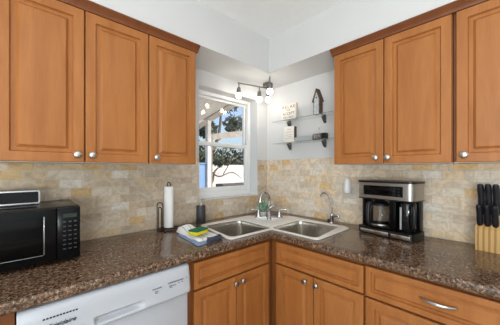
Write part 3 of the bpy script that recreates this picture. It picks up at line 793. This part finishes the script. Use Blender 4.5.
# lettered block
sg = thing('lettered_block', 'cream block with red and grey lettering on the upper glass shelf', 'sign', (-.066, -.276, Z1), -R90+.06)
bw, bh, bd = .150, .140, .040
MB().box(0, bw, -bd, 0, 0, bh, .002).build('block', 'cream', sg)
for i, ch in enumerate('RELAX'):
    text_mesh('letter', ch, .040, 'inkred' if i in (1, 2, 3, 4) else 'inkgrey', sg, (.020+i*.0275, -bd-.0003, .100), FR, .0006)
text_mesh('line_of_text', 'AND', .020, 'inkgrey', sg, (.075, -bd-.0003, .079), FR, .0006)
text_mesh('line_of_text', 'ACCEPT', .0335, 'inkgrey', sg, (.075, -bd-.0003, .043), FR, .0006)
text_mesh('line_of_text', 'THE CRAZY', .0225, 'inkgrey', sg, (.075, -bd-.0003, .014), FR, .0006)
# second block below
s2 = thing('lettered_block', 'cream block with faint small lettering on the lower glass shelf', 'sign', (-.064, -.300, Z2), -R90+.06)
MB().box(0, .108, -.04, 0, 0, .142, .002).build('block', 'cream', s2)
b = MB(); random.seed(9)
for z, x0, x1 in ((.112, .040, .078), (.088, .032, .092), (.064, .025, .088), (.048, .040, .085), (.034, .022, .09)):
    x = x0
    while x < x1:
        w = random.uniform(.003, .008); b.box(x, x+w, -.0408, -.039, z, z+.005); x += w+.003
b.build('faint_lettering', 'inkpale', s2, smooth=0)
MB().box(.1085, .112, -.039, -.002, .018, .138).build('dark_edge', 'signdark', s2, smooth=0)
# little house
hs = thing('ornament_house', 'small narrow wooden house ornament with a steep brown roof on the upper glass shelf', 'ornament', (-.060, -.604, Z1), -R90-.05)
MB().loft([[(.012, y, 0), (.062, y, 0), (.062, y, .118), (.037, y, .188), (.012, y, .118)] for y in (-.045, -.004)]).build('house_body', 'housegrey', hs, smooth=0)
for s in (-1, 1):
    pts = [(.037, .207), (.037+s*.040, .102), (.037+s*.033, .099), (.037, .188)]
    MB().loft([[(x, y, z) for x, z in pts] for y in (-.054, .0)]).build('roof_side', 'weathered', hs, smooth=0)
MB().box(.058, .066, -.047, -.003, 0, .112).build('corner_post', 'weathered', hs, smooth=0)
MB().box(.008, .012, -.047, -.003, 0, .108).build('corner_post', 'weathered', hs, smooth=0)
b = MB()
for x in (.022, .036, .050): b.box(x-.0015, x+.0015, -.0465, -.044, .004, .108)
b.box(.013, .057, -.0465, -.044, .052, .055)
b.build('window_bars', 'galv', hs, smooth=0)
MB().lathe([(0, 0), (.006, 0), (.007, .002), (0, .003)], 12, (.037, -.045, .132), 'Y').build('round_hole', 'signdark', hs)
# grey plank sign and small box on the lower shelf
MBp = MB().box(0, .176, -.012, 0, 0, .036, .001)
tag(MBp.build('metal_strip', 'galv', None, (-.092, -.420, Z2+.0004), (0, 0, -R90), smooth=0), 'flat grey metal strip lying along the lower glass shelf beside the faint-lettered block', 'strip')
cb_ = thing('clip_box', 'small dark metal box with a ball-topped clip on the lower glass shelf', 'ornament', (-.050, -.597, Z2+.0004), -R90)
MB().box(0, .112, -.05, 0, 0, .048, .003).build('box_body', 'bracket', cb_)
MB().box(.080, .113, -.051, .001, .002, .0485, .003).build('dark_cover', 'black', cb_)
MB().box(.012, .042, -.0515, -.0495, .008, .040, .001).build('front_label', 'silver', cb_)
MB().lathe([(.013, 0), (.013, .004), (.009, .004), (0, .003)], 18, (.060, -.05, .026), 'Y').build('round_dial', 'silver', cb_)
ck = MB().tube([(.046, -.025, .047), (.046, -.025, .092)], .0012, 6, 0).build('clip_wire', 'nickel', cb_)
MB().lathe([(0, .088), (.006, .090), (.0085, .096), (.006, .102), (0, .104)], 14, (.046, -.025, 0)).build('clip_ball', 'cream', ck)

# ------------------------------------------------------------------ track light
tl = thing('track_light', 'brushed nickel four-head track light under the soffit in the wall corner', 'lamp', (-.160, -.160, SZ))
MB().prism(roundpoly([(-.036, -.036), (.036, -.036), (.036, .036), (-.036, .036)], .012), -.034, -.0005).build('canopy', 'fixture', tl)
bars = [((0, 0), (-.294, .082)), ((0, 0), (-.191, -.199))]
lights = []
for (ax, ay), (bx, by) in bars:
    br = MB().tube([(ax, ay, -.046), (bx, by, -.046)], .006, 10, 0).build('light_bar', 'fixture', tl)
    heads = (.97, .30) if bx < -.25 else (.97, .10)
    for f in heads:
        hx, hy = ax+(bx-ax)*f, ay+(by-ay)*f
        tip = Vector((.03, -.02, -1)).normalized() if f > .5 and bx < -.25 else Vector((0, 0, -1))
        if f > .5 and bx < -.25: tip = Vector((-.12, -.12, -1)).normalized()
        rot = tip.to_track_quat('Z', 'Y').to_matrix().to_4x4()
        M4 = Matrix.Translation((hx, hy, -.050)) @ rot
        hd = MB().lathe([(.005, 0), (.005, .035), (.012, .038), (.018, .050), (.019, .088), (.017, .092), (0, .092)], 18, M4=M4).build('lamp_head', 'fixture', tl)
        MB().lathe([(.015, .0925), (.019, .098), (.0225, .110), (.0225, .120), (.019, .130), (.009, .135), (0, .136)], 20, M4=M4).build('bulb_shade', 'bulb', hd)
MB().tube([(0, 0, -.033), (0, 0, -.052)], .011, 12, 0).build('stem', 'fixture', tl)

# ------------------------------------------------------------------ outdoors, seen through the window
struct(MB().box(-3, 16, .18, 20, -.12, -.02).build('ground', 'lawn', smooth=0))
pc = thing('patio_cover', 'white patio cover with sloping roof and posts outside the window', 'patio cover', (1.3, 3.0, -.02))
MB().box(-.065, .030, -.05, .05, 0, 2.46).build('post', 'stucco', pc, smooth=0)
MB().box(.055, .135, .05, .14, 0, 2.10).build('post', 'taupe', pc, smooth=0)
# roof slab and edge rafter rise to the far side
def slope(x): return 2.43+(x+.13)*(2.99-2.40)/(2.075-1.17)
KR = .48
b = MB().loft([[(x, -2.75, slope(x)+.03+KR*2.75), (x, .06, slope(x)+.03), (x, .06, slope(x)+.10), (x, -2.75, slope(x)+.10+KR*2.75)] for x in (-1.8, 1.2)])
b.build('roof_panel', 'stucco', pc, smooth=0)
b = MB().loft([[(x, -.04, slope(x)-.10), (x, .05, slope(x)-.10), (x, .05, slope(x)+.03), (x, -.04, slope(x)+.03)] for x in (-1.8, 1.2)])
b.build('edge_rafter', 'tanbeam', pc, smooth=0)
MB().loft([[(-.9, -.02, 2.36), (-.9, .05, 2.36), (-.9, .05, 2.46), (-.9, -.02, 2.46)], [(.02, -.02, 2.36), (.02, .05, 2.36), (.02, .05, 2.46), (.02, -.02, 2.46)]]).build('cross_beam', 'stucco', pc, smooth=0)
b = MB().loft([[(.06, .06, 2.03), (.06, .14, 2.03), (.06, .14, 2.17), (.06, .06, 2.17)], [(1.5, .06, 2.30), (1.5, .14, 2.30), (1.5, .14, 2.44), (1.5, .06, 2.44)]])
b.build('tan_beam', 'tanbeam', pc, smooth=0)
oc = thing('outdoor_locker', 'tall pale blue locker standing outside beyond the lower window sash', 'locker', (1.06, 3.0, -.02))
MB().box(-.12, .16, 0, .3, 0, 1.46, .01).build('locker_body', 'bluebin', oc)
MB().box(-.13, .20, -.01, .31, 1.46, 1.50, .008).build('locker_lid', 'bluebin', oc)
tag(MB().box(.5, 8, 6.0, 6.2, -.02, 1.52).build('garden_wall', 'gardenwall', smooth=0), 'sunlit white garden wall behind the patio posts', 'wall', None, 'structure')
tag(MB().box(2.9, 5.6, 4.6, 5.0, -.02, .86, .01).build('planter', 'greyplanter'), 'dark grey planter in front of the white garden wall', 'planter')

def foliage(centers, n, size, seed):
    random.seed(seed); b = MB()
    for _ in range(n):
        c, rad = random.choice(centers)
        d = Vector((random.gauss(0, 1), random.gauss(0, 1), random.gauss(0, 1))).normalized()*(random.random()**.4)
        p = Vector(c)+Vector((d.x*rad[0], d.y*rad[1], d.z*rad[2]))
        a = Vector((random.gauss(0, 1), random.gauss(0, 1), random.gauss(0, 1))).normalized()
        q = a.cross(Vector((random.gauss(0, 1), random.gauss(0, 1), random.gauss(0, 1)))).normalized()
        s = size*random.uniform(.6, 1.3)
        vs = [b.bm.verts.new(p+v) for v in (-a*s, q*s*.4, a*s, -q*s*.4)]
        b.bm.faces.new(vs)
    return b
hg = thing('hedge', 'dark green hedge growing above the white garden wall', 'hedge', (4, 6.9, -.02))
foliage([((x*.8-3.2, 0, 1.7), (.75, .5, .75)) for x in range(9)]+[((x*.8-3.2, 0, .7), (.6, .4, .8)) for x in range(9)], 5200, .11, 2).build('leaves', 'foliage', hg, smooth=0)
def tree(label, loc, trunk, fol, n, seed, mt, size=.14):
    t = thing('tree', label, 'tree', loc, 0, 'garden trees')
    b = MB()
    for pts, r in trunk: b.tube(pts, r, 8, 4)
    b.build('trunk', 'bark', t)
    foliage(fol, n, size, seed).build('leaves', mt, t, smooth=0)
tree('bare-limbed tree with sparse grey-green leaves beyond the patio beam', (4.6, 7.8, -.02),
     [([(0, 0, 0), (.1, 0, 1.5), (-.1, 0, 3), (-.5, 0, 4.5)], [.16, .13, .10, .05]), ([(.05, 0, 2), (.5, 0, 3.2), (.7, .1, 4.8)], [.09, .07, .03]), ([(-.1, 0, 2.8), (-.9, 0, 3.6), (-1.6, .1, 4.0)], [.07, .05, .02]), ([(.3, 0, 2.7), (1.2, 0, 3.3), (1.9, 0, 4.2)], [.06, .04, .02])],
     [((.6, 0, 4.6), (1.2, .7, .5)), ((-.9, 0, 4.0), (.7, .6, .5)), ((1.4, 0, 3.6), (.6, .5, .5)), ((-.2, 0, 3.2), (.5, .5, .4))], 1500, 12, 'foliage2')
tree('dense dark tree behind the blue locker outside', (4.0, 9.2, -.02),
     [([(0, 0, 0), (0, 0, 1.5), (.1, 0, 2.8)], [.14, .12, .05])],
     [((0, 0, 2.4), (.9, .7, .9)), ((-.6, 0, 1.9), (.7, .6, .7))], 2600, 21, 'foliage')
tree('curved bare branch tree in front of the white garden wall', (2.62, 5.3, -.02),
     [([(0, 0, .0), (.04, 0, .5), (-.05, 0, 1.0), (-.2, 0, 1.5), (-.3, 0, 1.9)], [.07, .06, .055, .04, .02]), ([(.02, 0, .5), (.4, .05, .95), (.5, .05, 1.3), (.9, .05, 1.55)], [.05, .04, .03, .015]), ([(-.05, 0, .9), (.25, 0, 1.35), (.3, 0, 1.75)], [.035, .025, .012]), ([(.3, .1, 1.35), (.7, .1, 1.1), (1.3, .1, 1.25), (1.8, .1, 1.0)], [.03, .025, .02, .01]), ([(.0, 0, .7), (.6, .1, .55), (1.1, .1, .8), (1.6, .1, .75)], [.04, .03, .02, .01]), ([(.9, .1, 1.18), (1.2, .1, 1.6), (1.3, .1, 1.9)], [.02, .015, .01])],
     [((-.2, 0, 1.8), (.4, .3, .25)), ((.7, 0, 1.65), (.4, .3, .2))], 500, 33, 'foliage', .08)
